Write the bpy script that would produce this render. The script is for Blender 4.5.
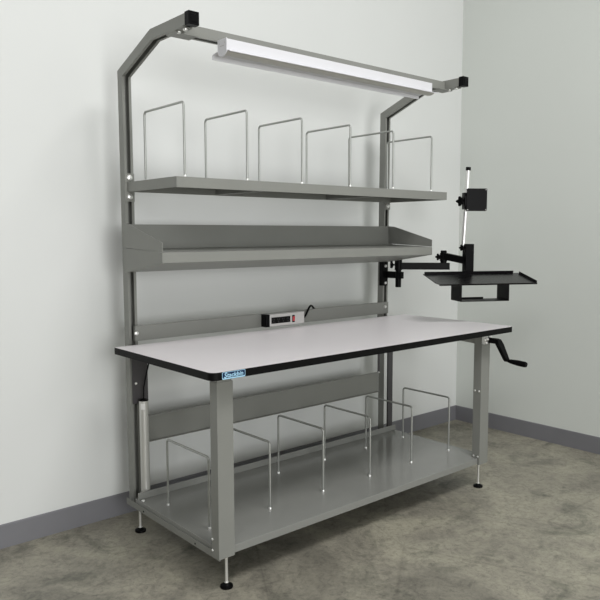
import bpy, bmesh, math
from mathutils import Vector, Matrix

# ---------------------------------------------------------------- camera, world, lights, exposure
scene = bpy.context.scene
for o in list(bpy.data.objects):
    bpy.data.objects.remove(o, do_unlink=True)
COL = scene.collection

CAM_POS = Vector((-1.2881, -1.9574, 1.3123))
FWD = Vector((0.64897, 0.75498, -0.09406)).normalized()
RGT = Vector((0.75819, -0.65203, -0.00237)).normalized()
UPV = RGT.cross(FWD).normalized()
cd = bpy.data.cameras.new('camera')
cd.sensor_width = 36.0
cd.lens = 695.39 * 36.0 / 600.0
cd.clip_start = 0.05
cam = bpy.data.objects.new('camera', cd)
COL.objects.link(cam)
cam.matrix_world = Matrix(((RGT.x, UPV.x, -FWD.x, CAM_POS.x),
                           (RGT.y, UPV.y, -FWD.y, CAM_POS.y),
                           (RGT.z, UPV.z, -FWD.z, CAM_POS.z),
                           (0, 0, 0, 1)))
scene.camera = cam

world = bpy.data.worlds.new('world')
scene.world = world
world.use_nodes = True
wb = world.node_tree.nodes['Background']
wb.inputs['Color'].default_value = (1.0, 1.0, 1.0, 1)
wb.inputs['Strength'].default_value = 0.08


def area(name, loc, target, sx, sy, power, color=(1, 1, 1)):
    ld = bpy.data.lights.new(name, 'AREA')
    ld.shape = 'RECTANGLE'
    ld.size, ld.size_y = sx, sy
    ld.energy = power
    ld.color = color
    o = bpy.data.objects.new(name, ld)
    COL.objects.link(o)
    o.location = loc
    d = Vector(target) - Vector(loc)
    o.rotation_euler = d.to_track_quat('-Z', 'Y').to_euler()
    return o


# ceiling fixture of the hall, out of frame, then two added fill lights
area('overhead_light', (0.6, -2.0, 4.2), (0.7, -1.2, 0.0), 1.8, 0.9, 88, (1.0, 0.99, 0.985))
area('overhead_light', (-2.4, -2.2, 3.4), (-1.2, 0.9, 0.2), 2.0, 1.2, 44, (1.0, 1.0, 0.99))  # fill added high on the left, aimed low to brighten the left wall area
area('front_fill_light', (-1.3, -6.8, 1.5), (-0.6, 1.0, 0.8), 2.8, 2.4, 220, (0.995, 1.0, 0.995))  # broad frontal fill added far behind the camera to even out the back wall


scene.view_settings.view_transform = 'Standard'
scene.view_settings.look = 'None'
scene.view_settings.exposure = 0.0
scene.view_settings.gamma = 1.0
scene.view_settings.use_curve_mapping = False


# ---------------------------------------------------------------- materials
def srgb(r, g, b):
    f = lambda c: (c / 255) / 12.92 if c / 255 <= 0.04045 else (((c / 255) + 0.055) / 1.055) ** 2.4
    return (f(r), f(g), f(b), 1)


def mat(name, col, rough=0.5, metal=0.0, spec=0.5, bump=0.0, bscale=300.0, vary=0.0, vscale=6.0):
    m = bpy.data.materials.new(name)
    m.use_nodes = True
    nt = m.node_tree
    b = nt.nodes['Principled BSDF']
    b.inputs['Base Color'].default_value = col
    b.inputs['Roughness'].default_value = rough
    b.inputs['Metallic'].default_value = metal
    b.inputs['Specular IOR Level'].default_value = spec
    tc = nt.nodes.new('ShaderNodeTexCoord')
    if vary:
        n = nt.nodes.new('ShaderNodeTexNoise')
        n.inputs['Scale'].default_value = vscale
        n.inputs['Detail'].default_value = 5
        nt.links.new(tc.outputs['Object'], n.inputs['Vector'])
        r = nt.nodes.new('ShaderNodeMapRange')
        r.inputs['From Min'].default_value = 0.3
        r.inputs['From Max'].default_value = 0.7
        r.inputs['To Min'].default_value = 1 - vary
        r.inputs['To Max'].default_value = 1 + vary
        nt.links.new(n.outputs['Fac'], r.inputs['Value'])
        mx = nt.nodes.new('ShaderNodeVectorMath')
        mx.operation = 'SCALE'
        mx.inputs[0].default_value = col[:3]
        nt.links.new(r.outputs['Result'], mx.inputs['Scale'])
        nt.links.new(mx.outputs['Vector'], b.inputs['Base Color'])
    if bump:
        n2 = nt.nodes.new('ShaderNodeTexNoise')
        n2.inputs['Scale'].default_value = bscale
        n2.inputs['Detail'].default_value = 3
        nt.links.new(tc.outputs['Object'], n2.inputs['Vector'])
        bp = nt.nodes.new('ShaderNodeBump')
        bp.inputs['Strength'].default_value = bump
        bp.inputs['Distance'].default_value = 0.001
        nt.links.new(n2.outputs['Fac'], bp.inputs['Height'])
        nt.links.new(bp.outputs['Normal'], b.inputs['Normal'])
    return m


M = {}
M['gray'] = mat('gray_powder_coat', srgb(132, 133, 128), 0.42, spec=0.4, bump=0.12, bscale=500, vary=0.03)
M['pan'] = mat('gray_shelf_paint', srgb(134, 135, 131), 0.15, spec=0.55, vary=0.03)
M['dark'] = mat('dark_gray_steel', srgb(72, 70, 72), 0.5, vary=0.05)
M['black'] = mat('black_powder_coat', srgb(8, 8, 9), 0.42, spec=0.1, bump=0.1)
M['blacktray'] = mat('black_tray_paint', srgb(11, 10, 12), 0.26, spec=0.35)
M['rubber'] = mat('black_edge_rubber', srgb(11, 11, 11), 0.5, spec=0.12)
M['laminate'] = mat('light_gray_laminate', srgb(230, 226, 228), 0.36, spec=0.4, vary=0.015, vscale=3)
M['chrome'] = mat('bright_steel', (0.92, 0.92, 0.90, 1), 0.33, metal=0.8)
M['wire'] = mat('zinc_wire', (0.42, 0.43, 0.41, 1), 0.4, metal=0.8)
M['cyl'] = mat('brushed_cylinder_steel', (0.60, 0.60, 0.57, 1), 0.36, metal=0.45)
M['white'] = mat('white_enamel', srgb(216, 216, 220), 0.35)
M['lens'] = mat('gray_plastic_lens', srgb(186, 184, 178), 0.4)
M['strip'] = mat('light_gray_strip_metal', srgb(192, 190, 188), 0.45)
M['red'] = mat('red_switch', srgb(190, 60, 66), 0.35)
M['socket'] = mat('black_socket', srgb(9, 9, 9), 0.45, spec=0.12)
M['slit'] = mat('socket_slit', srgb(60, 60, 60), 0.5)
M['navy'] = mat('navy_badge', srgb(17, 44, 78), 0.45, spec=0.2)
M['sky'] = mat('pale_blue_print', srgb(168, 212, 236), 0.4)
M['tag'] = mat('white_paper_tag', srgb(232, 232, 230), 0.7)
M['base'] = mat('gray_rubber_baseboard', srgb(120, 120, 124), 0.5, vary=0.03)


def floor_mat():
    m = bpy.data.materials.new('stained_concrete')
    m.use_nodes = True
    nt = m.node_tree
    b = nt.nodes['Principled BSDF']
    tc = nt.nodes.new('ShaderNodeTexCoord')

    def noise(scale, detail, rough, dist, off=0.0):
        mp = nt.nodes.new('ShaderNodeMapping')
        mp.inputs['Location'].default_value = (off, off * 0.7, 0)
        nt.links.new(tc.outputs['Object'], mp.inputs['Vector'])
        n = nt.nodes.new('ShaderNodeTexNoise')
        n.inputs['Scale'].default_value = scale
        n.inputs['Detail'].default_value = detail
        n.inputs['Roughness'].default_value = rough
        n.inputs['Distortion'].default_value = dist
        nt.links.new(mp.outputs['Vector'], n.inputs['Vector'])
        return n.outputs['Fac']

    def ramp(sock, pts):
        r = nt.nodes.new('ShaderNodeValToRGB')
        els = r.color_ramp.elements
        while len(els) < len(pts):
            els.new(0.5)
        for e, (p, c) in zip(els, pts):
            e.position = p
            e.color = c
        nt.links.new(sock, r.inputs['Fac'])
        return r.outputs['Color']

    def mix(fac, a, c, mode='MIX'):
        x = nt.nodes.new('ShaderNodeMix')
        x.data_type = 'RGBA'
        x.blend_type = mode
        if isinstance(fac, float):
            x.inputs['Factor'].default_value = fac
        else:
            nt.links.new(fac, x.inputs['Factor'])
        nt.links.new(a, x.inputs['A'])
        nt.links.new(c, x.inputs['B'])
        return x.outputs['Result']

    basec = ramp(noise(1.7, 9, 0.66, 1.1), [(0.34, srgb(122, 119, 109)), (0.5, srgb(150, 146, 133)), (0.66, srgb(173, 169, 152))])
    fine = ramp(noise(13, 11, 0.78, 1.3, 3.1), [(0.34, (0.50, 0.50, 0.50, 1)), (0.47, (0.92, 0.92, 0.92, 1)), (0.62, (1.08, 1.08, 1.06, 1))])
    c = mix(0.75, basec, fine, 'MULTIPLY')
    blot = ramp(noise(4.2, 9, 0.68, 0.9, 8.3), [(0.53, (1, 1, 1, 1)), (0.65, (0.52, 0.55, 0.54, 1)), (0.8, (0.42, 0.42, 0.42, 1))])
    c = mix(0.8, c, blot, 'MULTIPLY')
    grit = ramp(noise(42, 8, 0.8, 0.8), [(0.36, (0.58, 0.58, 0.58, 1)), (0.5, (1, 1, 1, 1)), (0.66, (1.15, 1.15, 1.12, 1))])
    c = mix(0.75, c, grit, 'MULTIPLY')
    # hairline cracks: edges of large warped cells
    mp = nt.nodes.new('ShaderNodeMapping')
    mp.inputs['Rotation'].default_value = (0, 0, 0.5)
    nt.links.new(tc.outputs['Object'], mp.inputs['Vector'])
    vo = nt.nodes.new('ShaderNodeTexVoronoi')
    vo.feature = 'DISTANCE_TO_EDGE'
    vo.inputs['Scale'].default_value = 1.1
    nt.links.new(mp.outputs['Vector'], vo.inputs['Vector'])
    crack = ramp(vo.outputs['Distance'], [(0.0, (0.62, 0.62, 0.62, 1)), (0.006, (1, 1, 1, 1)), (1.0, (1, 1, 1, 1))])
    c = mix(0.5, c, crack, 'MULTIPLY')
    nt.links.new(c, b.inputs['Base Color'])
    rr = nt.nodes.new('ShaderNodeMapRange')
    rr.inputs['To Min'].default_value = 0.36
    rr.inputs['To Max'].default_value = 0.58
    nt.links.new(noise(4, 6, 0.6, 0.5, 1.7), rr.inputs['Value'])
    nt.links.new(rr.outputs['Result'], b.inputs['Roughness'])
    b.inputs['Specular IOR Level'].default_value = 0.4
    bp = nt.nodes.new('ShaderNodeBump')
    bp.inputs['Strength'].default_value = 0.15
    bp.inputs['Distance'].default_value = 0.002
    nt.links.new(noise(60, 5, 0.6, 0.0), bp.inputs['Height'])
    nt.links.new(bp.outputs['Normal'], b.inputs['Normal'])
    return m


M['floor'] = floor_mat()
M['wall'] = mat('off_white_wall_paint', srgb(220, 222, 220), 0.55, spec=0.25, bump=0.15, bscale=180, vary=0.012, vscale=1.2)
M['wallr'] = mat('greenish_white_wall_paint', srgb(214, 218, 213), 0.55, spec=0.25, bump=0.15, bscale=180, vary=0.012, vscale=1.2)


# ---------------------------------------------------------------- mesh helpers
class MB:
    def __init__(self):
        self.bm = bmesh.new()
        self.mi = 0

    def face(self, vs):
        try:
            f = self.bm.faces.new(vs)
            f.material_index = self.mi
            return f
        except ValueError:
            return None

    def box(self, x0, x1, y0, y1, z0, z1, mtx=None):
        pts = [(x, y, z) for z in (z0, z1) for y in (y0, y1) for x in (x0, x1)]
        v = [self.bm.verts.new(mtx @ Vector(p) if mtx else p) for p in pts]
        for q in ((0, 2, 3, 1), (4, 5, 7, 6), (0, 1, 5, 4), (2, 6, 7, 3), (0, 4, 6, 2), (1, 3, 7, 5)):
            self.face([v[i] for i in q])
        return self

    def prism(self, poly, axis, a, b, mtx=None):
        """poly in the two other axes (in xyz order), extruded from a to b on axis"""
        def P(p, t):
            if axis == 'x':
                c = (t, p[0], p[1])
            elif axis == 'y':
                c = (p[0], t, p[1])
            else:
                c = (p[0], p[1], t)
            return mtx @ Vector(c) if mtx else Vector(c)
        A = [self.bm.verts.new(P(p, a)) for p in poly]
        B = [self.bm.verts.new(P(p, b)) for p in poly]
        n = len(poly)
        self.face(A[::-1])
        self.face(B)
        for i in range(n):
            j = (i + 1) % n
            self.face([A[i], A[j], B[j], B[i]])
        return self

    def loft(self, rings, close=True):
        R = [[self.bm.verts.new(p) for p in r] for r in rings]
        for a, b in zip(R[:-1], R[1:]):
            n = len(a)
            for i in range(n):
                j = (i + 1) % n
                self.face([a[i], a[j], b[j], b[i]])
        if close:
            self.face(R[0][::-1])
            self.face(R[-1])
        return self

    def tube(self, pts, r, n=12, smooth=True):
        pts = [Vector(p) for p in pts]
        rr = r if isinstance(r, (list, tuple)) else [r] * len(pts)
        rings = []
        ref = None
        for i, p in enumerate(pts):
            if i == 0:
                t = pts[1] - p
            elif i == len(pts) - 1:
                t = p - pts[i - 1]
            else:
                t = (pts[i + 1] - p).normalized() + (p - pts[i - 1]).normalized()
            t.normalize()
            if ref is None:
                ref = Vector((0, 0, 1)) if abs(t.z) < 0.9 else Vector((1, 0, 0))
            u = t.cross(ref)
            u.normalize()
            w = t.cross(u).normalized()
            ref = -w if False else u.cross(t)
            rings.append([p + (u * math.cos(2 * math.pi * k / n) + w * math.sin(2 * math.pi * k / n)) * rr[i] for k in range(n)])
        k0 = len(self.bm.faces)
        self.loft(rings)
        if smooth:
            self.bm.faces.ensure_lookup_table()
            for f in self.bm.faces[k0:]:
                if len(f.verts) == 4:
                    f.smooth = True
        return self

    def lathe(self, prof, c, n=24, axis=Vector((0, 0, 1))):
        """prof: list of (radius, height)"""
        axis = axis.normalized()
        ref = Vector((1, 0, 0)) if abs(axis.x) < 0.9 else Vector((0, 1, 0))
        u = axis.cross(ref).normalized()
        w = axis.cross(u)
        c = Vector(c)
        k0 = len(self.bm.faces)
        self.loft([[c + axis * h + (u * math.cos(2 * math.pi * k / n) + w * math.sin(2 * math.pi * k / n)) * max(r, 1e-4) for k in range(n)] for r, h in prof])
        self.bm.faces.ensure_lookup_table()
        for f in self.bm.faces[k0:]:
            if len(f.verts) == 4:
                f.smooth = True
        return self

    def bolt(self, c, d, r=0.008, h=0.006):
        return self.lathe([(r, 0), (r, h * 0.4), (r * 0.8, h * 0.8), (r * 0.3, h)], c, 12, Vector(d))

    def shift(self, fn):
        for v in self.bm.verts:
            v.co = fn(v.co)
        return self

    def build(self, name, mats, parent=None, bevel=0.0, origin=None):
        me = bpy.data.meshes.new(name)
        bmesh.ops.recalc_face_normals(self.bm, faces=self.bm.faces[:])
        for e in self.bm.edges:
            if len(e.link_faces) != 2 or e.calc_face_angle(0) > 0.7:
                e.smooth = False
        if not isinstance(mats, (list, tuple)):
            mats = [mats]
        base = parent_world(parent) if parent else Vector((0, 0, 0))
        if origin is None:
            origin = base
        origin = Vector(origin)
        for v in self.bm.verts:
            v.co -= origin
        self.bm.to_mesh(me)
        self.bm.free()
        for m in mats:
            me.materials.append(m)
        o = bpy.data.objects.new(name, me)
        COL.objects.link(o)
        o.location = origin - base
        if parent:
            o.parent = parent
        if bevel:
            b = o.modifiers.new('bevel', 'BEVEL')
            b.width = bevel
            b.segments = 2
            b.limit_method = 'ANGLE'
            b.angle_limit = math.radians(40)
        return o


def parent_world(o):
    p = Vector((0, 0, 0))
    while o is not None:
        p = p + o.location
        o = o.parent
    return p


def tag(o, label=None, cat=None, group=None, kind=None):
    if label:
        o['label'] = label
    if cat:
        o['category'] = cat
    if group:
        o['group'] = group
    if kind:
        o['kind'] = kind
    return o


def thing(name, loc, label, cat, group=None):
    o = bpy.data.objects.new(name, None)
    o.empty_display_size = 0.05
    COL.objects.link(o)
    o.location = loc
    return tag(o, label, cat, group)


# ---------------------------------------------------------------- setting
YW, XW = 0.9966, 2.7061
def structure(name, mb, m, label, bevel=0):
    o = mb.build(name, m, bevel=bevel)
    tag(o, label, None, kind='structure')
    o['category'] = name.split('_')[0]
    return o

structure('floor', MB().box(-7, XW + 0.15, -7, YW + 0.15, -0.1, 0), M['floor'], 'stained gray brown polished concrete floor')
structure('wall_back', MB().box(-7, XW + 0.15, YW, YW + 0.15, 0, 4.6), M['wall'], 'off white painted wall behind the workbench')
structure('wall_right', MB().box(XW, XW + 0.15, -7, YW, 0, 4.6), M['wallr'], 'pale greenish white wall on the right of the workbench')

def base_poly(s):
    # profile of a cove base: (distance from wall, z)
    return [(0, 0), (0.0055, 0), (0.005, 0.098), (0.003, 0.103), (0, 0.103)]
structure('baseboard_back', MB().prism([(YW - d, z) for d, z in base_poly(0)], 'x', -7, XW), M['base'], 'gray rubber baseboard along the wall behind the workbench')
structure('baseboard_right', MB().prism([(XW - d, z) for d, z in base_poly(0)], 'y', -7, YW - 0.0055), M['base'], 'gray rubber baseboard along the right wall')

# ---------------------------------------------------------------- workbench
bench = thing('workbench', (0.915, 0.42, 0), 'gray steel packing workbench with light laminate top, overhead frame and shelves', 'workbench')

# --- uprights with bent overhead arms (slotted channel section)
SW, LIP, TH = 0.041, 0.0115, 0.003
def strut_profile():
    w, h, l, t = SW, SW, LIP, TH
    return [(0, 0), (w, 0), (w, h), (w - l, h), (w - l, h - t), (w - t, h - t), (w - t, t), (t, t), (t, h - t), (l, h - t), (l, h), (0, h)]

def upright(xb, zbot, lean, sgn_name):
    path = [Vector((0.8276, zbot)), Vector((0.8276, 2.0)), Vector((0.5416, 2.109)), Vector((0.283, 2.110))]
    def nrm(a, b):
        d = (b - a).normalized()
        return Vector((-d.y, d.x))     # toward the bench front / underside
    ns = [nrm(path[i], path[i + 1]) for i in range(3)]
    mit = [ns[0]]
    for i in (1, 2):
        m = (ns[i - 1] + ns[i]).normalized()
        mit.append(m / m.dot(ns[i]))
    mit.append(ns[2])
    prof = strut_profile()
    rings = []
    for p, m in zip(path, mit):
        rings.append([Vector((xb + u, p.x + m.x * v, p.y + m.y * v)) for u, v in prof])
    mb = MB().loft(rings)
    mb.shift(lambda c: Vector((c.x + lean * (c.z - 2.0), c.y, c.z)))
    o = mb.build('upright', M['gray'], bench)
    # black plastic plug on the arm tip
    k = MB()
    k.box(xb - 0.001, xb + SW + 0.003, 0.256, 0.285, 2.0665, 2.1145)
    k.box(xb + 0.008, xb + SW - 0.006, 0.254, 0.257, 2.076, 2.105)
    tag(k.build('end_cap', M['black'], o, bevel=0.004), 'black plastic end cap on the arm tip')
    # corner plate with bolts tying the cross beam under the arm
    g = MB()
    sx = 1 if sgn_name == 'l' else -1
    g.box(xb - 0.001, xb + SW + 0.001, 0.30, 0.425, 2.0645, 2.0685)
    g.box(*((xb + SW, xb + SW + 0.06) if sx > 0 else (xb - 0.06, xb)), 0.355, 0.420, 2.0585, 2.0620)
    g.box(xb, xb + SW, 0.355, 0.420, 2.0585, 2.0645)
    g.mi = 1
    for yy in (0.315, 0.36):
        g.bolt((xb + SW / 2, yy, 2.0645), (0, 0, -1), 0.009, 0.008)
    g.build('corner_plate', [M['gray'], M['chrome']], o)
    return o

upL = upright(0.092, 0.127, -0.0025, 'l')
upR = upright(1.7175, 0.79, 0.0112, 'r')

# cross beam between the arms, slot downward
bmz0, bmy0 = 2.062, 0.372
prof = strut_profile()
mb = MB()
mb.loft([[Vector((x, bmy0 + u, bmz0 + SW - v)) for u, v in prof] for x in (0.1315, 1.7155)])
mb.build('cross_beam', M['gray'], bench)

# --- upper shelf
sx0, sx1, sy0, sy1, sz0, sz1 = 0.1045, 1.7635, 0.383, 0.7845, 1.4935, 1.5345
mb = MB()
mb.box(sx0, sx1, sy0, sy1, sz1 - 0.002, sz1)
mb.box(sx0, sx1, sy0, sy0 + 0.002, sz0, sz1 - 0.002)
mb.box(sx0, sx1, sy1 - 0.002, sy1, sz0, sz1 - 0.002)
mb.box(sx0, sx0 + 0.002, sy0 + 0.002, sy1 - 0.002, sz0, sz1 - 0.002)
mb.box(sx1 - 0.002, sx1, sy0 + 0.002, sy1 - 0.002, sz0, sz1 - 0.002)
mb.box(sx0 + 0.002, sx1 - 0.002, sy0 + 0.002, sy0 + 0.016, sz0, sz0 + 0.002)
mb.box(0.55, 0.59, sy0 + 0.01, sy1 - 0.002, sz0 + 0.004, sz1 - 0.002)
mb.box(1.25, 1.29, sy0 + 0.01, sy1 - 0.002, sz0 + 0.004, sz1 - 0.002)
shelfU = mb.build('upper_shelf', M['gray'], bench)
for xb, ln in ((0.090, 0), (1.7115, 0)):
    for z0, z1 in ((1.5345, 1.571), (1.4525, 1.4935)):
        b = MB()
        b.box(xb + 0.001, xb + 0.045, 0.7825, 0.7866, z0, z1)
        b.mi = 1
        b.bolt((xb + 0.022, 0.7825, (z0 + z1) / 2), (0, -1, 0), 0.013, 0.010)
        b.build('mounting_plate', [M['gray'], M['chrome']], shelfU)

# --- bin shelf
bx0, bx1 = 0.065, 1.700
mb = MB()
mb.prism([(0.43, 1.202), (0.43, 1.243), (0.432, 1.243), (0.436, 1.2395), (0.74, 1.2535), (0.742, 1.356), (0.745, 1.356), (0.745, 1.154)], 'x', bx0, bx1)
mb.box(0.093, 0.128, 0.745, 0.7866, 1.17, 1.33)
mb.box(1.69, 1.738, 0.745, 0.7866, 1.17, 1.33)
binS = mb.build('bin_shelf', M['gray'], bench, bevel=0.0012)
for xa, xb in ((0.0625, 0.065), (1.700, 1.7025)):
    e = MB()
    e.prism([(0.4285, 1.2445), (0.4285, 1.281), (0.695, 1.353), (0.745, 1.357), (0.745, 1.2585)], 'x', xa, xb)
    e.build('end_plate', M['gray'], binS)
    e = MB()
    e.prism([(0.4285, 1.2425), (0.745, 1.2565), (0.745, 1.153), (0.4285, 1.201)], 'x', xa, xb)
    e.build('end_plate', M['gray'], binS)

# --- rails between the uprights
mb = MB()
mb.prism([(0.768, 0.853), (0.771, 0.853), (0.771, 0.915), (0.7866, 0.915), (0.7866, 0.9185), (0.768, 0.9185)], 'x', 0.125, 1.733)
mb.box(0.115, 0.125, 0.768, 0.7866, 0.853, 0.9185)
mb.mi = 1
mb.bolt((0.120, 0.768, 0.887), (0, -1, 0), 0.010, 0.008)
mb.bolt((1.705, 0.768, 0.893), (0, -1, 0), 0.010, 0.008)
mb.build('back_rail', [M['gray'], M['chrome']], bench)
mb = MB()
mb.prism([(0.798, 0.385), (0.815, 0.385), (0.815, 0.503), (0.798, 0.503), (0.798, 0.500), (0.812, 0.500), (0.812, 0.388), (0.798, 0.388)], 'x', 0.131, 1.70)
mb.mi = 1
mb.bolt((1.690, 0.798, 0.503), (0, 0, 1), 0.006, 0.005)
mb.build('back_rail', [M['gray'], M['chrome']], bench)

# --- tabletop
def rrect(x0, x1, y0, y1, r, n=8, rb=None):
    pts = []
    rb = rb or r
    for cx, cy, a0, r in ((x1 - r, y0 + r, -90, r), (x1 - rb, y1 - rb, 0, rb), (x0 + rb, y1 - rb, 90, rb), (x0 + r, y0 + r, 180, r)):
        for k in range(n + 1):
            a = math.radians(a0 + 90 * k / n)
            pts.append((cx + r * math.cos(a), cy + r * math.sin(a)))
    return pts
TX1, TY1 = 1.838, 0.738
mb = MB()
mb.prism(rrect(0.0015, TX1 - 0.0015, 0.0015, TY1 - 0.0015, 0.0285, 8, 0.004), 'z', 0.8145, 0.8422)
top = mb.build('tabletop', M['laminate'], bench)
out, inn = rrect(0, TX1, 0, TY1, 0.03, 8, 0.0055), rrect(0.0016, TX1 - 0.0016, 0.0016, TY1 - 0.0016, 0.0284, 8, 0.0039)
mb = MB()
rings = [[Vector((x, y, z)) for x, y in poly] for poly, z in ((inn, 0.8142), (out, 0.8142), (out, 0.8416), (inn, 0.8418))]
R = [[mb.bm.verts.new(p) for p in r] for r in rings]
for a, b in zip(R, R[1:] + R[:1]):
    for i in range(len(a)):
        j = (i + 1) % len(a)
        mb.face([a[i], a[j], b[j], b[i]]).smooth = False
tag(mb.build('edge_band', M['rubber'], top), 'black rubber edge band')

# maker's badge on the front edge
def text_mesh(s, size, shear):
    cu = bpy.data.curves.new('lettering', 'FONT')
    cu.body = s
    cu.size = size
    cu.shear = shear
    cu.offset = size * 0.018
    cu.extrude = 0.0002
    cu.resolution_u = 3
    tmp = bpy.data.objects.new('lettering', cu)
    COL.objects.link(tmp)
    bpy.context.view_layer.update()
    me = bpy.data.meshes.new_from_object(tmp.evaluated_get(bpy.context.evaluated_depsgraph_get()))
    bpy.data.objects.remove(tmp, do_unlink=True)
    return me

lx0, lx1, lz0, lz1 = 0.041, 0.139, 0.8152, 0.8408
mb = MB()
def plaque(x0, x1, z0, z1, r, ya, yb):
    mb.prism(rrect(x0, x1, z0, z1, r, 4), 'y', ya, yb)
mb.mi = 1
plaque(lx0, lx1, lz0, lz1, 0.004, -0.0008, 0.0002)
mb.mi = 0
plaque(lx0 + 0.0018, lx1 - 0.0018, lz0 + 0.0045, lz1 - 0.0016, 0.003, -0.0011, -0.0006)
mb.mi = 1
first = text_mesh('S', 0.0262, 0.25)
rest = text_mesh('tackbin', 0.0215, 0.18)
def put(me, x, z, sx):
    xs = [v.co.x for v in me.vertices]
    x_min = min(xs)
    vs = [mb.bm.verts.new((x + (v.co.x - x_min) * sx, -0.0014 - v.co.z, z + v.co.y)) for v in me.vertices]
    for p in me.polygons:
        mb.face([vs[i] for i in p.vertices])
    return x + (max(xs) - x_min) * sx
e = put(first, lx0 + 0.007, lz0 + 0.0052, 1.0)
put(rest, e - 0.0012, lz0 + 0.0070, 1.12)
tag(mb.build('name_badge', [M['navy'], M['sky']], top), 'small navy badge with pale blue lettering reading Stackbin')

# --- legs
def foot(parent, x, y, ztop):
    f = MB()
    f.lathe([(0.0235, 0.0), (0.0245, 0.004), (0.0235, 0.009), (0.012, 0.0135), (0.009, 0.019), (0.001, 0.0195)], (x, y, 0), 28)
    f.mi = 1
    f.lathe([(0.009, 0.014), (0.009, 0.021), (0.0058, 0.0215), (0.0058, ztop)], (x, y, 0), 16)
    o = f.build('leveling_foot', [M['black'], M['chrome']], parent)
    return tag(o, 'bright steel leveling foot with black pad')

def front_leg(x0, x1, bolts):
    y0, y1, t = 0.075, 0.122, 0.003
    mb = MB()
    poly = [(x0, y0), (x1, y0), (x1, y1), (x1 - t, y1), (x1 - t, y0 + t), (x0 + t, y0 + t), (x0 + t, y1), (x0, y1)]
    mb.prism(poly, 'z', 0.132, 0.788)
    mb.box(x0 + 0.0035, x1 - 0.0035, y0 + 0.0035, y1 - 0.002, 0.1335, 0.8143)
    mb.mi = 1
    for c, d in bolts:
        mb.bolt(c, d, 0.0055, 0.004)
    return mb.build('leg', [M['gray'], M['chrome']], bench, bevel=0.002)

legFL = front_leg(0.069, 0.139, [((0.069, 0.116, 0.20), (-1, 0, 0)), ((0.069, 0.116, 0.158), (-1, 0, 0))])
legFR = front_leg(1.668, 1.739, [((1.668, yy, zz), (-1, 0, 0)) for zz in (0.174, 0.515) for yy in (0.086, 0.111)])
# upper front face of the left leg runs to the tabletop
foot(legFL, 0.124, 0.110, 0.15)
foot(legFR, 1.708, 0.108, 0.15)

# left rear leg plate, right rear leg angle and plate
mb = MB()
mb.box(0.102, 0.176, 0.780, 0.784, 0.575, 0.8143)
mb.box(0.102, 0.176, 0.700, 0.780, 0.808, 0.8143)
mb.mi = 1
mb.bolt((0.118, 0.780, 0.665), (0, -1, 0), 0.006, 0.005)
rl = mb.build('leg', [M['dark'], M['chrome']], bench)
foot(rl, 0.116, 0.767, 0.14)
mb = MB()
mb.box(1.719, 1.722, 0.785, 0.828, 0.15, 0.8143)
mb.box(1.722, 1.760, 0.825, 0.828, 0.15, 0.8143)
mb.mi = 1
mb.box(1.757, 1.797, 0.785, 0.788, 0.15, 0.8143)
mb.box(1.794, 1.797, 0.788, 0.828, 0.15, 0.8143)
mb.box(1.722, 1.794, 0.70, 0.825, 0.795, 0.8143)
mb.box(1.684, 1.700, 0.8005, 0.8035, 0.5035, 0.8143)
mb.box(1.700, 1.719, 0.8005, 0.8035, 0.74, 0.8143)
rr = mb.build('leg', [M['gray'], M['dark']], bench)
foot(rr, 1.735, 0.767, 0.14)

# side rails below the tabletop
mb = MB().box(0.074, 0.116, 0.122, 0.770, 0.795, 0.8143)
mb.build('side_rail', M['gray'], bench, bevel=0.001)
mb = MB()
mb.prism([(0.122, 0.756), (0.122, 0.8143), (0.70, 0.8143), (0.70, 0.785)], 'x', 1.672, 1.71)
mb.build('side_rail', M['gray'], bench, bevel=0.001)

# --- lower shelf and its base rails
mb = MB()
zs = 0.165
outl = [(0.083, 0.126), (0.140, 0.126), (0.140, 0.086), (1.666, 0.086), (1.666, 0.124), (1.70, 0.126), (1.75, 0.18), (1.75, 0.745), (0.083, 0.745)]
mb.prism(outl, 'z', zs - 0.030, zs)
mb.box(0.083, 1.75, 0.716, 0.719, zs, zs + 0.031)
mb.mi = 1
mb.bolt((0.095, 0.695, zs), (0, 0, 1), 0.008, 0.006)
low = mb.build('lower_shelf', [M['pan'], M['chrome']], bench, bevel=0.004)
mb = MB()
mb.box(0.077, 0.081, 0.083, 0.815, 0.123, 0.149)
mb.box(0.081, 0.100, 0.135, 0.815, 0.121, 0.124)
mb.mi = 1
for yy in (0.25, 0.66):
    mb.bolt((0.077, yy, 0.134), (-1, 0, 0), 0.004, 0.002)
mb.build('base_rail', [M['gray'], M['socket']], bench)
mb = MB()
mb.box(1.750, 1.754, 0.132, 0.80, 0.121, 0.155)
mb.build('base_rail', M['gray'], bench)

# --- lift cylinder at the left rear, with its hose
mb = MB()
cx, cy = 0.136, 0.748
mb.lathe([(0.0205, 0.125), (0.0205, 0.592)], (cx, cy, 0), 28)
mb.mi = 1
mb.lathe([(0.0208, 0.592), (0.0208, 0.597), (0.014, 0.598), (0.006, 0.601)], (cx, cy, 0), 28)
mb.mi = 2
a0 = math.radians(205)
ring = []
for zz in (0.556, 0.583):
    ring.append([Vector((cx + 0.0208 * math.cos(a0 + k * 0.16), cy + 0.0208 * math.sin(a0 + k * 0.16), zz)) for k in range(7)])
for i in range(6):
    vs = [mb.bm.verts.new(p) for p in (ring[0][i], ring[0][i + 1], ring[1][i + 1], ring[1][i])]
    mb.face(vs)
cyl = mb.build('lift_cylinder', [M['cyl'], M['black'], M['tag']], bench)
tag(cyl, 'bright steel lift cylinder with white tag')
mb = MB()
mb.tube([(cx, cy, 0.598), (cx + 0.002, cy, 0.65), (cx + 0.010, cy - 0.006, 0.70), (cx + 0.024, cy - 0.012, 0.76), (cx + 0.035, cy - 0.015, 0.813)], 0.0035, 8)
tag(mb.build('hose', M['black'], cyl), 'thin black hydraulic hose')

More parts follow.
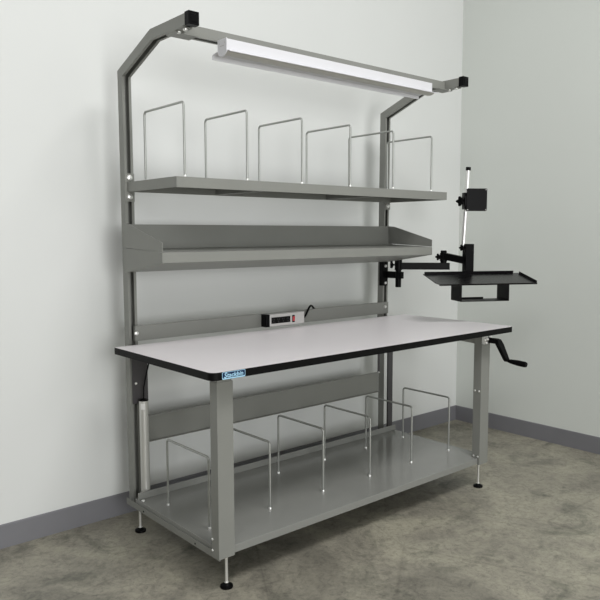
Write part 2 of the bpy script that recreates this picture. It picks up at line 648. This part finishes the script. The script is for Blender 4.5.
# --- hand crank in front of the right leg
mb = MB()
mb.mi = 1
mb.box(1.664, 1.700, 0.060, 0.0748, 0.758, 0.8143)
for xx, zz in ((1.672, 0.781), (1.692, 0.783), (1.682, 0.766)):
    mb.bolt((xx, 0.060, zz), (0, -1, 0), 0.007, 0.008)
mb.lathe([(0.008, 0), (0.008, 0.06)], (1.712, 0.082, 0.776), 14, Vector((0, -1, 0)))
mb.box(1.718, 1.743, 0.066, 0.0748, 0.760, 0.8143)
mb.mi = 0
mb.lathe([(0.012, 0), (0.0145, 0.004), (0.0145, 0.062), (0.012, 0.068)], (1.712, 0.072, 0.776), 18, Vector((0, -1, 0)))
def arm_ring(p, w, d):
    return [p + Vector((sx * w, sy * d, 0)) for sx, sy in ((-1, -1), (1, -1), (1, 1), (-1, 1))]
A, B = Vector((1.708, 0.013, 0.787)), Vector((1.793, 0.008, 0.664))
mb.loft([arm_ring(A, 0.016, 0.011), arm_ring(A.lerp(B, 0.2), 0.022, 0.011), arm_ring(A.lerp(B, 0.92), 0.016, 0.010), arm_ring(B, 0.012, 0.010)])
crank = mb.build('crank', [M['black'], M['chrome']], bench, bevel=0.002)
tag(crank, 'black hand crank on a bright steel shaft')
mb = MB()
mb.lathe([(0.006, 0), (0.008, 0.008), (0.011, 0.02), (0.0145, 0.060), (0.0145, 0.100), (0.012, 0.108), (0.001, 0.109)], (1.791, 0.006, 0.669), 18, Vector((0.0, -1, -0.06)))
mb.build('crank_handle', M['black'], crank)

# ---------------------------------------------------------------- wire dividers
def divider(x, yf, yb, z0, zt):
    r, c = 0.0048, 0.014
    mb = MB()
    pts = [(x, yf, z0), (x, yf, zt - c)]
    for k in range(1, 5):
        a = math.pi / 2 * k / 5
        pts.append((x, yf + c - c * math.cos(a), zt - c + c * math.sin(a)))
    pts += [(x, yf + c, zt), (x, yb - c, zt)]
    for k in range(1, 5):
        a = math.pi / 2 * k / 5
        pts.append((x, yb - c + c * math.sin(a), zt - c + c * math.cos(a)))
    pts += [(x, yb, zt - c), (x, yb, z0)]
    mb.tube(pts, r, 10)
    mb.mi = 1
    for yy in (yf, yb):
        mb.lathe([(0.0062, 0), (0.0062, 0.006), (0.0049, 0.009)], (x, yy, z0), 12)
    return mb, (x, (yf + yb) / 2, z0)

ul = ['leftmost gray wire divider on the upper shelf, nearest the left upright',
      'second wire divider from the left on the upper shelf',
      'third wire divider from the left on the upper shelf',
      'fourth wire divider from the left on the upper shelf, third from its right end',
      'fifth wire divider on the upper shelf, its front bar crossing before the right upright',
      'rightmost wire divider on the upper shelf, beside the right upright']
ll = ['leftmost gray wire divider on the lower shelf, seen left of the front leg',
      'second wire divider on the lower shelf, partly hidden behind the left front leg',
      'third wire divider from the left on the lower shelf',
      'fourth wire divider from the left on the lower shelf',
      'fifth wire divider on the lower shelf, second from its right end',
      'rightmost wire divider on the lower shelf, nearest the right leg']
for labels, x0, dx, yf, yb, z0, zt, grp in ((ul, 0.155, 0.3005, 0.405, 0.717, 1.5345, 1.8220, 'wire dividers on the upper shelf'),
                                            (ll, 0.153, 0.3015, 0.265, 0.582, 0.165, 0.4525, 'wire dividers on the lower shelf')):
    src = None
    for i, lab in enumerate(labels):
        if src is None:
            mb, org = divider(x0, yf, yb, z0, zt)
            src = mb.build('wire_divider', [M['wire'], M['chrome']], origin=org)
            o = src
        else:
            o = src.copy()
            COL.objects.link(o)
            o.location = (x0 + dx * i, src.location.y, src.location.z)
        tag(o, lab, 'divider', grp)

# ---------------------------------------------------------------- light fixture under the cross beam
fx = thing('light_fixture', (0.88, 0.304, 2.0), 'long white strip light fixture hung under the overhead cross beam', 'light fixture')
x0, x1 = 0.270, 1.490
mb = MB()
mb.prism([(0.276, 2.007), (0.276, 2.049), (0.279, 2.052), (0.329, 2.052), (0.332, 2.049), (0.332, 2.007)], 'x', x0, x1)
mb.build('housing', M['white'], fx, bevel=0.001)
for a in (0.45, 1.25):
    mb = MB()
    mb.prism([(0.290, 2.052), (0.290, 2.0545), (0.366, 2.0545), (0.366, 2.0635), (0.372, 2.0635), (0.372, 2.052)], 'x', a, a + 0.05)
    mb.build('hanger_bracket', M['gray'], fx)
mb = MB()
seg = [(0.304 + 0.0275 * math.cos(math.pi + math.pi * k / 14), 2.007 + 0.010 * math.sin(math.pi + math.pi * k / 14)) for k in range(15)]
mb.prism(seg, 'x', x0 + 0.004, x1 + 0.02)
mb.build('lens', M['lens'], fx)
def wing(poly, xa, xb):
    mb = MB()
    mb.prism(poly, 'x', xa, xb)
    return mb.build('reflector_wing', M['white'], fx)
wing([(0.332, 2.010), (0.366, 2.003), (0.369, 1.988), (0.372, 1.988), (0.3685, 2.0055), (0.334, 2.0125)], x0 - 0.004, x1 + 0.012)
wing([(0.276, 2.0085), (0.262, 2.002), (0.261, 2.004), (0.276, 2.011)], x0 + 0.004, x1 + 0.04)
mb = MB()
cap = [(0.274, 2.0535), (0.334, 2.0535), (0.334, 2.012)] + [(0.304 + 0.030 * math.cos(-math.pi * k / 12), 2.010 + 0.021 * math.sin(-math.pi * k / 12)) for k in range(13)] + [(0.274, 2.012)]
capv = []
for p in cap:
    if not capv or (Vector(p) - Vector(capv[-1])).length > 1e-4:
        capv.append(p)
mb.prism(capv, 'x', x0 - 0.003, x0)
mb.mi = 1
mb.box(x0 - 0.0034, x0 - 0.003, 0.285, 0.289, 2.036, 2.040)
mb.box(x0 - 0.0034, x0 - 0.003, 0.319, 0.323, 2.036, 2.040)
mb.box(x0 - 0.0034, x0 - 0.003, 0.290, 0.318, 2.026, 2.029)
mb.build('end_cap', [M['white'], M['strip']], fx)
mb = MB().prism([(0.276, 2.052), (0.332, 2.052), (0.332, 2.007), (0.276, 2.007)], 'x', x1, x1 + 0.003)
mb.build('end_cap', M['white'], fx)

# ---------------------------------------------------------------- power strip on the back rail
ps = thing('power_strip', (0.92, 0.745, 0.857), 'light gray power strip with four outlets and red switch at the back of the tabletop', 'power strip')
mb = MB().box(0.823, 1.050, 0.7285, 0.768, 0.857, 0.9165)
mb.build('housing', M['strip'], ps, bevel=0.002)
mb = MB()
mb.box(0.800, 0.823, 0.727, 0.768, 0.8555, 0.918)
mb.box(0.7965, 0.800, 0.737, 0.757, 0.868, 0.905)
mb.build('end_cap', M['black'], ps, bevel=0.002)
for i in range(4):
    xx = 0.8335 + i * 0.0305
    mb = MB()
    mb.box(xx, xx + 0.0295, 0.7272, 0.7285, 0.8705, 0.9015)
    mb.mi = 1
    mb.box(xx + 0.008, xx + 0.010, 0.7268, 0.7272, 0.887, 0.895)
    mb.box(xx + 0.018, xx + 0.020, 0.7268, 0.7272, 0.887, 0.895)
    mb.box(xx + 0.0125, xx + 0.0165, 0.7268, 0.7272, 0.877, 0.882)
    mb.build('outlet', [M['socket'], M['slit']], ps)
mb = MB()
mb.box(0.968, 0.984, 0.7268, 0.7285, 0.868, 0.904)
mb.mi = 1
mb.prism([(0.7268, 0.874), (0.7268, 0.897), (0.7235, 0.897), (0.7255, 0.874)], 'x', 0.970, 0.983)
mb.build('switch', [M['socket'], M['red']], ps)
mb = MB()
mb.lathe([(0.006, 0), (0.006, 0.012)], (1.050, 0.748, 0.880), 12, Vector((1, 0, 0)))
mb.tube([(1.055, 0.748, 0.880), (1.066, 0.748, 0.884), (1.080, 0.750, 0.896), (1.096, 0.754, 0.916), (1.112, 0.760, 0.932), (1.130, 0.770, 0.938), (1.152, 0.784, 0.934), (1.175, 0.797, 0.920), (1.20, 0.800, 0.903), (1.26, 0.800, 0.895), (1.40, 0.800, 0.893), (1.66, 0.800, 0.893)], 0.0055, 10)
mb.build('cord', M['black'], ps)

# ---------------------------------------------------------------- monitor arm with keyboard tray
ma = thing('monitor_arm', (1.725, 0.775, 1.02), 'black articulated monitor arm with silver pole and keyboard tray bolted to right upright', 'monitor arm')
def star_knob(mb, c, axis, r=0.017, h=0.014):
    axis = Vector(axis).normalized()
    ref = Vector((0, 0, 1)) if abs(axis.z) < 0.9 else Vector((1, 0, 0))
    u = axis.cross(ref).normalized()
    w = axis.cross(u)
    c = Vector(c)
    rings = []
    n = 30
    for hh, s in ((0, 0.9), (h * 0.2, 1), (h * 0.8, 1), (h, 0.85)):
        rings.append([c + axis * hh + (u * math.cos(2 * math.pi * k / n) + w * math.sin(2 * math.pi * k / n)) * r * s * (0.80 + 0.20 * math.cos(5 * 2 * math.pi * k / n)) for k in range(n)])
    mb.loft(rings)

def bar(mb, a, b, w, h):
    a, b = Vector(a), Vector(b)
    d = (b - a).normalized()
    s = d.cross(Vector((0, 0, 1))).normalized()
    t = s.cross(d)
    mb.loft([[p + s * (i * w / 2) + t * (j * h / 2) for i, j in ((-1, -1), (1, -1), (1, 1), (-1, 1))] for p in (a, b)])

VL = Vector((-0.758, 0.652, 0))
mb = MB()
mb.box(1.688, 1.7335, 0.774, 0.786, 1.015, 1.158)
mb.box(1.688, 1.692, 0.786, 0.80, 1.015, 1.158)
bar(mb, (1.726, 0.775, 1.079), (1.726, 0.655, 1.079), 0.022, 0.038)
mb.mi = 1
for zz in (1.031, 1.128):
    mb.bolt((1.713, 0.774, zz), (0, -1, 0), 0.009, 0.008)
mb.build('wall_bracket', [M['black'], M['chrome']], ma, bevel=0.0015)
# lower arm
piv = Vector((1.7265, 0.687, 0))
e2 = Vector((1.926, 0.514, 1.129))
mb = MB()
mb.lathe([(0.0165, 1.010), (0.0165, 1.113)], piv, 18)
mb.lathe([(0.021, 1.108), (0.021, 1.170)], piv, 18)
bar(mb, (piv.x, piv.y, 1.131), e2 + Vector((0.020, -0.017, 0)), 0.030, 0.039)
l1 = mb.build('lower_arm', M['black'], ma, bevel=0.001)
mb = MB()
kc = piv + VL * 0.022 + Vector((0, 0, 1.138))
mb.lathe([(0.005, 0), (0.005, 0.012)], kc, 10, VL)
star_knob(mb, kc + VL * 0.010, VL, 0.021, 0.014)
mb.mi = 1
mb.lathe([(0.0045, 0), (0.0045, 0.006)], kc + Vector((0.006, -0.014, 0.0)), 10, Vector((0.6, -0.8, 0)))
mb.build('knob', [M['black'], M['chrome']], l1)
# upper arm
mb = MB()
mb.lathe([(0.0175, 1.147), (0.0175, 1.214), (0.015, 1.219)], Vector((1.921, 0.519, 0)), 18)
mb.lathe([(0.021, 1.158), (0.021, 1.205)], Vector((1.921, 0.519, 0)), 18)
bar(mb, (1.919, 0.512, 1.187), (1.930, 0.375, 1.165), 0.03, 0.038)
l2 = mb.build('upper_arm', M['black'], ma, bevel=0.001)
mb = MB()
kc = Vector((1.921, 0.519, 1.182)) + VL * 0.018
mb.lathe([(0.005, 0), (0.005, 0.012)], kc, 10, VL)
star_knob(mb, kc + VL * 0.008, Vector((-0.9, -0.2, 0)), 0.020, 0.014)
mb.build('knob', M['black'], l2)

# mast block, pole, tray, bracket share the tray's heading
yaw = -0.504
TR = Matrix.Translation((1.8040, 0.1390, 1.0535)) @ Matrix.Rotation(yaw, 4, 'Z')
XD, YD = Vector((math.cos(yaw), math.sin(yaw), 0)), Vector((-math.sin(yaw), math.cos(yaw), 0))
bc = Vector((1.938, 0.366, 0))
BM = Matrix.Translation(bc) @ Matrix.Rotation(yaw, 4, 'Z')
mb = MB()
mb.box(-0.022, 0.026, -0.022, 0.024, 1.062, 1.257, BM)
mb.box(-0.020, 0.024, -0.052, 0.004, 1.055, 1.085, BM)
mast = mb.build('mast_block', M['black'], ma, bevel=0.0015)
mb = MB()
kc = bc - XD * 0.022 + Vector((0, 0, 1.236))
mb.lathe([(0.005, 0), (0.005, 0.014)], kc, 10, -XD)
star_knob(mb, kc - XD * 0.010, -XD - YD * 0.6, 0.018, 0.013)
mb.build('knob', M['black'], mast)
p0, p1 = bc - XD * 0.022 + YD * 0.016 + Vector((0, 0, 1.235)), bc + XD * 0.0 + YD * 0.016 + Vector((0, 0, 1.664))
mb = MB()
mb.tube([p0, p1], 0.0115, 20)
tag(mb.build('pole', M['chrome'], ma), 'bright silver pole')
mb = MB()
dd = (p1 - p0).normalized()
mb.tube([p1 - dd * 0.004, p1 + dd * 0.014], 0.0135, 20)
mb.build('pole_cap', M['black'], ma)
# mounting plate for a monitor
pc = p0.lerp(p1, (1.498 - 1.235) / 0.437)
VM = Matrix.Translation(pc) @ Matrix.Rotation(-0.62, 4, 'Z')
mb = MB()
mb.box(-0.018, 0.024, -0.020, 0.018, -0.045, 0.045, VM)
mb.box(-0.016, 0.016, -0.030, -0.018, -0.025, 0.025, VM)
vp = []
for x, z in rrect(-0.0085, 0.106, -0.056, 0.067, 0.006, 4):
    vp.append((x, z))
mb.prism(vp, 'y', -0.034, -0.030, VM)
mb.mi = 1
for x, z in ((0.100, 0.060), (0.100, -0.049), (-0.002, -0.049)):
    mb.lathe([(0.003, 0), (0.003, 0.0006)], VM @ Vector((x, -0.034, z)), 10, VM.to_3x3() @ Vector((0, -1, 0)))
vesa = mb.build('monitor_plate', [M['black'], M['strip']], ma)
mb = MB()
kc = VM @ Vector((-0.018, 0.0, -0.001))
kd = VM.to_3x3() @ Vector((-1, 0, 0))
mb.lathe([(0.008, 0), (0.008, 0.012)], kc, 10, kd)
star_knob(mb, kc + kd * 0.008, kd + (VM.to_3x3() @ Vector((0, -0.9, 0))), 0.029, 0.018)
mb.build('knob', M['black'], vesa)

# keyboard tray: local frame, origin at front edge centre, y back along the slope
tilt = 0.2101
TT = TR @ Matrix.Rotation(tilt, 4, 'X')
W, L = 0.560, 0.2066
mb = MB()
t = 0.002
mb.prism([(-W / 2 + 0.012, 0), (W / 2, 0), (W / 2, L), (-W / 2, L), (-W / 2, 0.03)], 'z', -t, 0, TT)
mb.box(-W / 2 + 0.01, W / 2, -0.002, 0.001, -0.006, 0.002, TT)
mb.box(-W / 2 + 0.008, W / 2 - 0.030, L - 0.002, L, 0, 0.013, TT)
mb.box(W / 2 - 0.002, W / 2, 0.004, L - 0.012, 0, 0.012, TT)
mb.box(-W / 2, -W / 2 + 0.002, 0.03, L - 0.006, 0, 0.003, TT)
tray = mb.build('keyboard_tray', M['blacktray'], ma)
# bracket hung below the tray: two cheeks and a floor plate
mb = MB()
zl = -0.096
CL, CR = -0.128, 0.145
def cheek(xa, xb):
    mb.prism([(0.045, -0.004 + 0.045 * math.tan(tilt)), (0.175, -0.004 + 0.175 * math.tan(tilt)), (0.175, zl), (0.045, zl)], 'x', xa, xb, TR)
cheek(CL, CL + 0.003)
cheek(CR - 0.003, CR)
mb.box(CL, CR, 0.045, 0.175, zl, zl + 0.003, TR)
mb.box(-0.105, 0.060, 0.172, 0.175, zl + 0.003, zl + 0.012, TR)
mb.build('hanging_bracket', M['black'], tray)
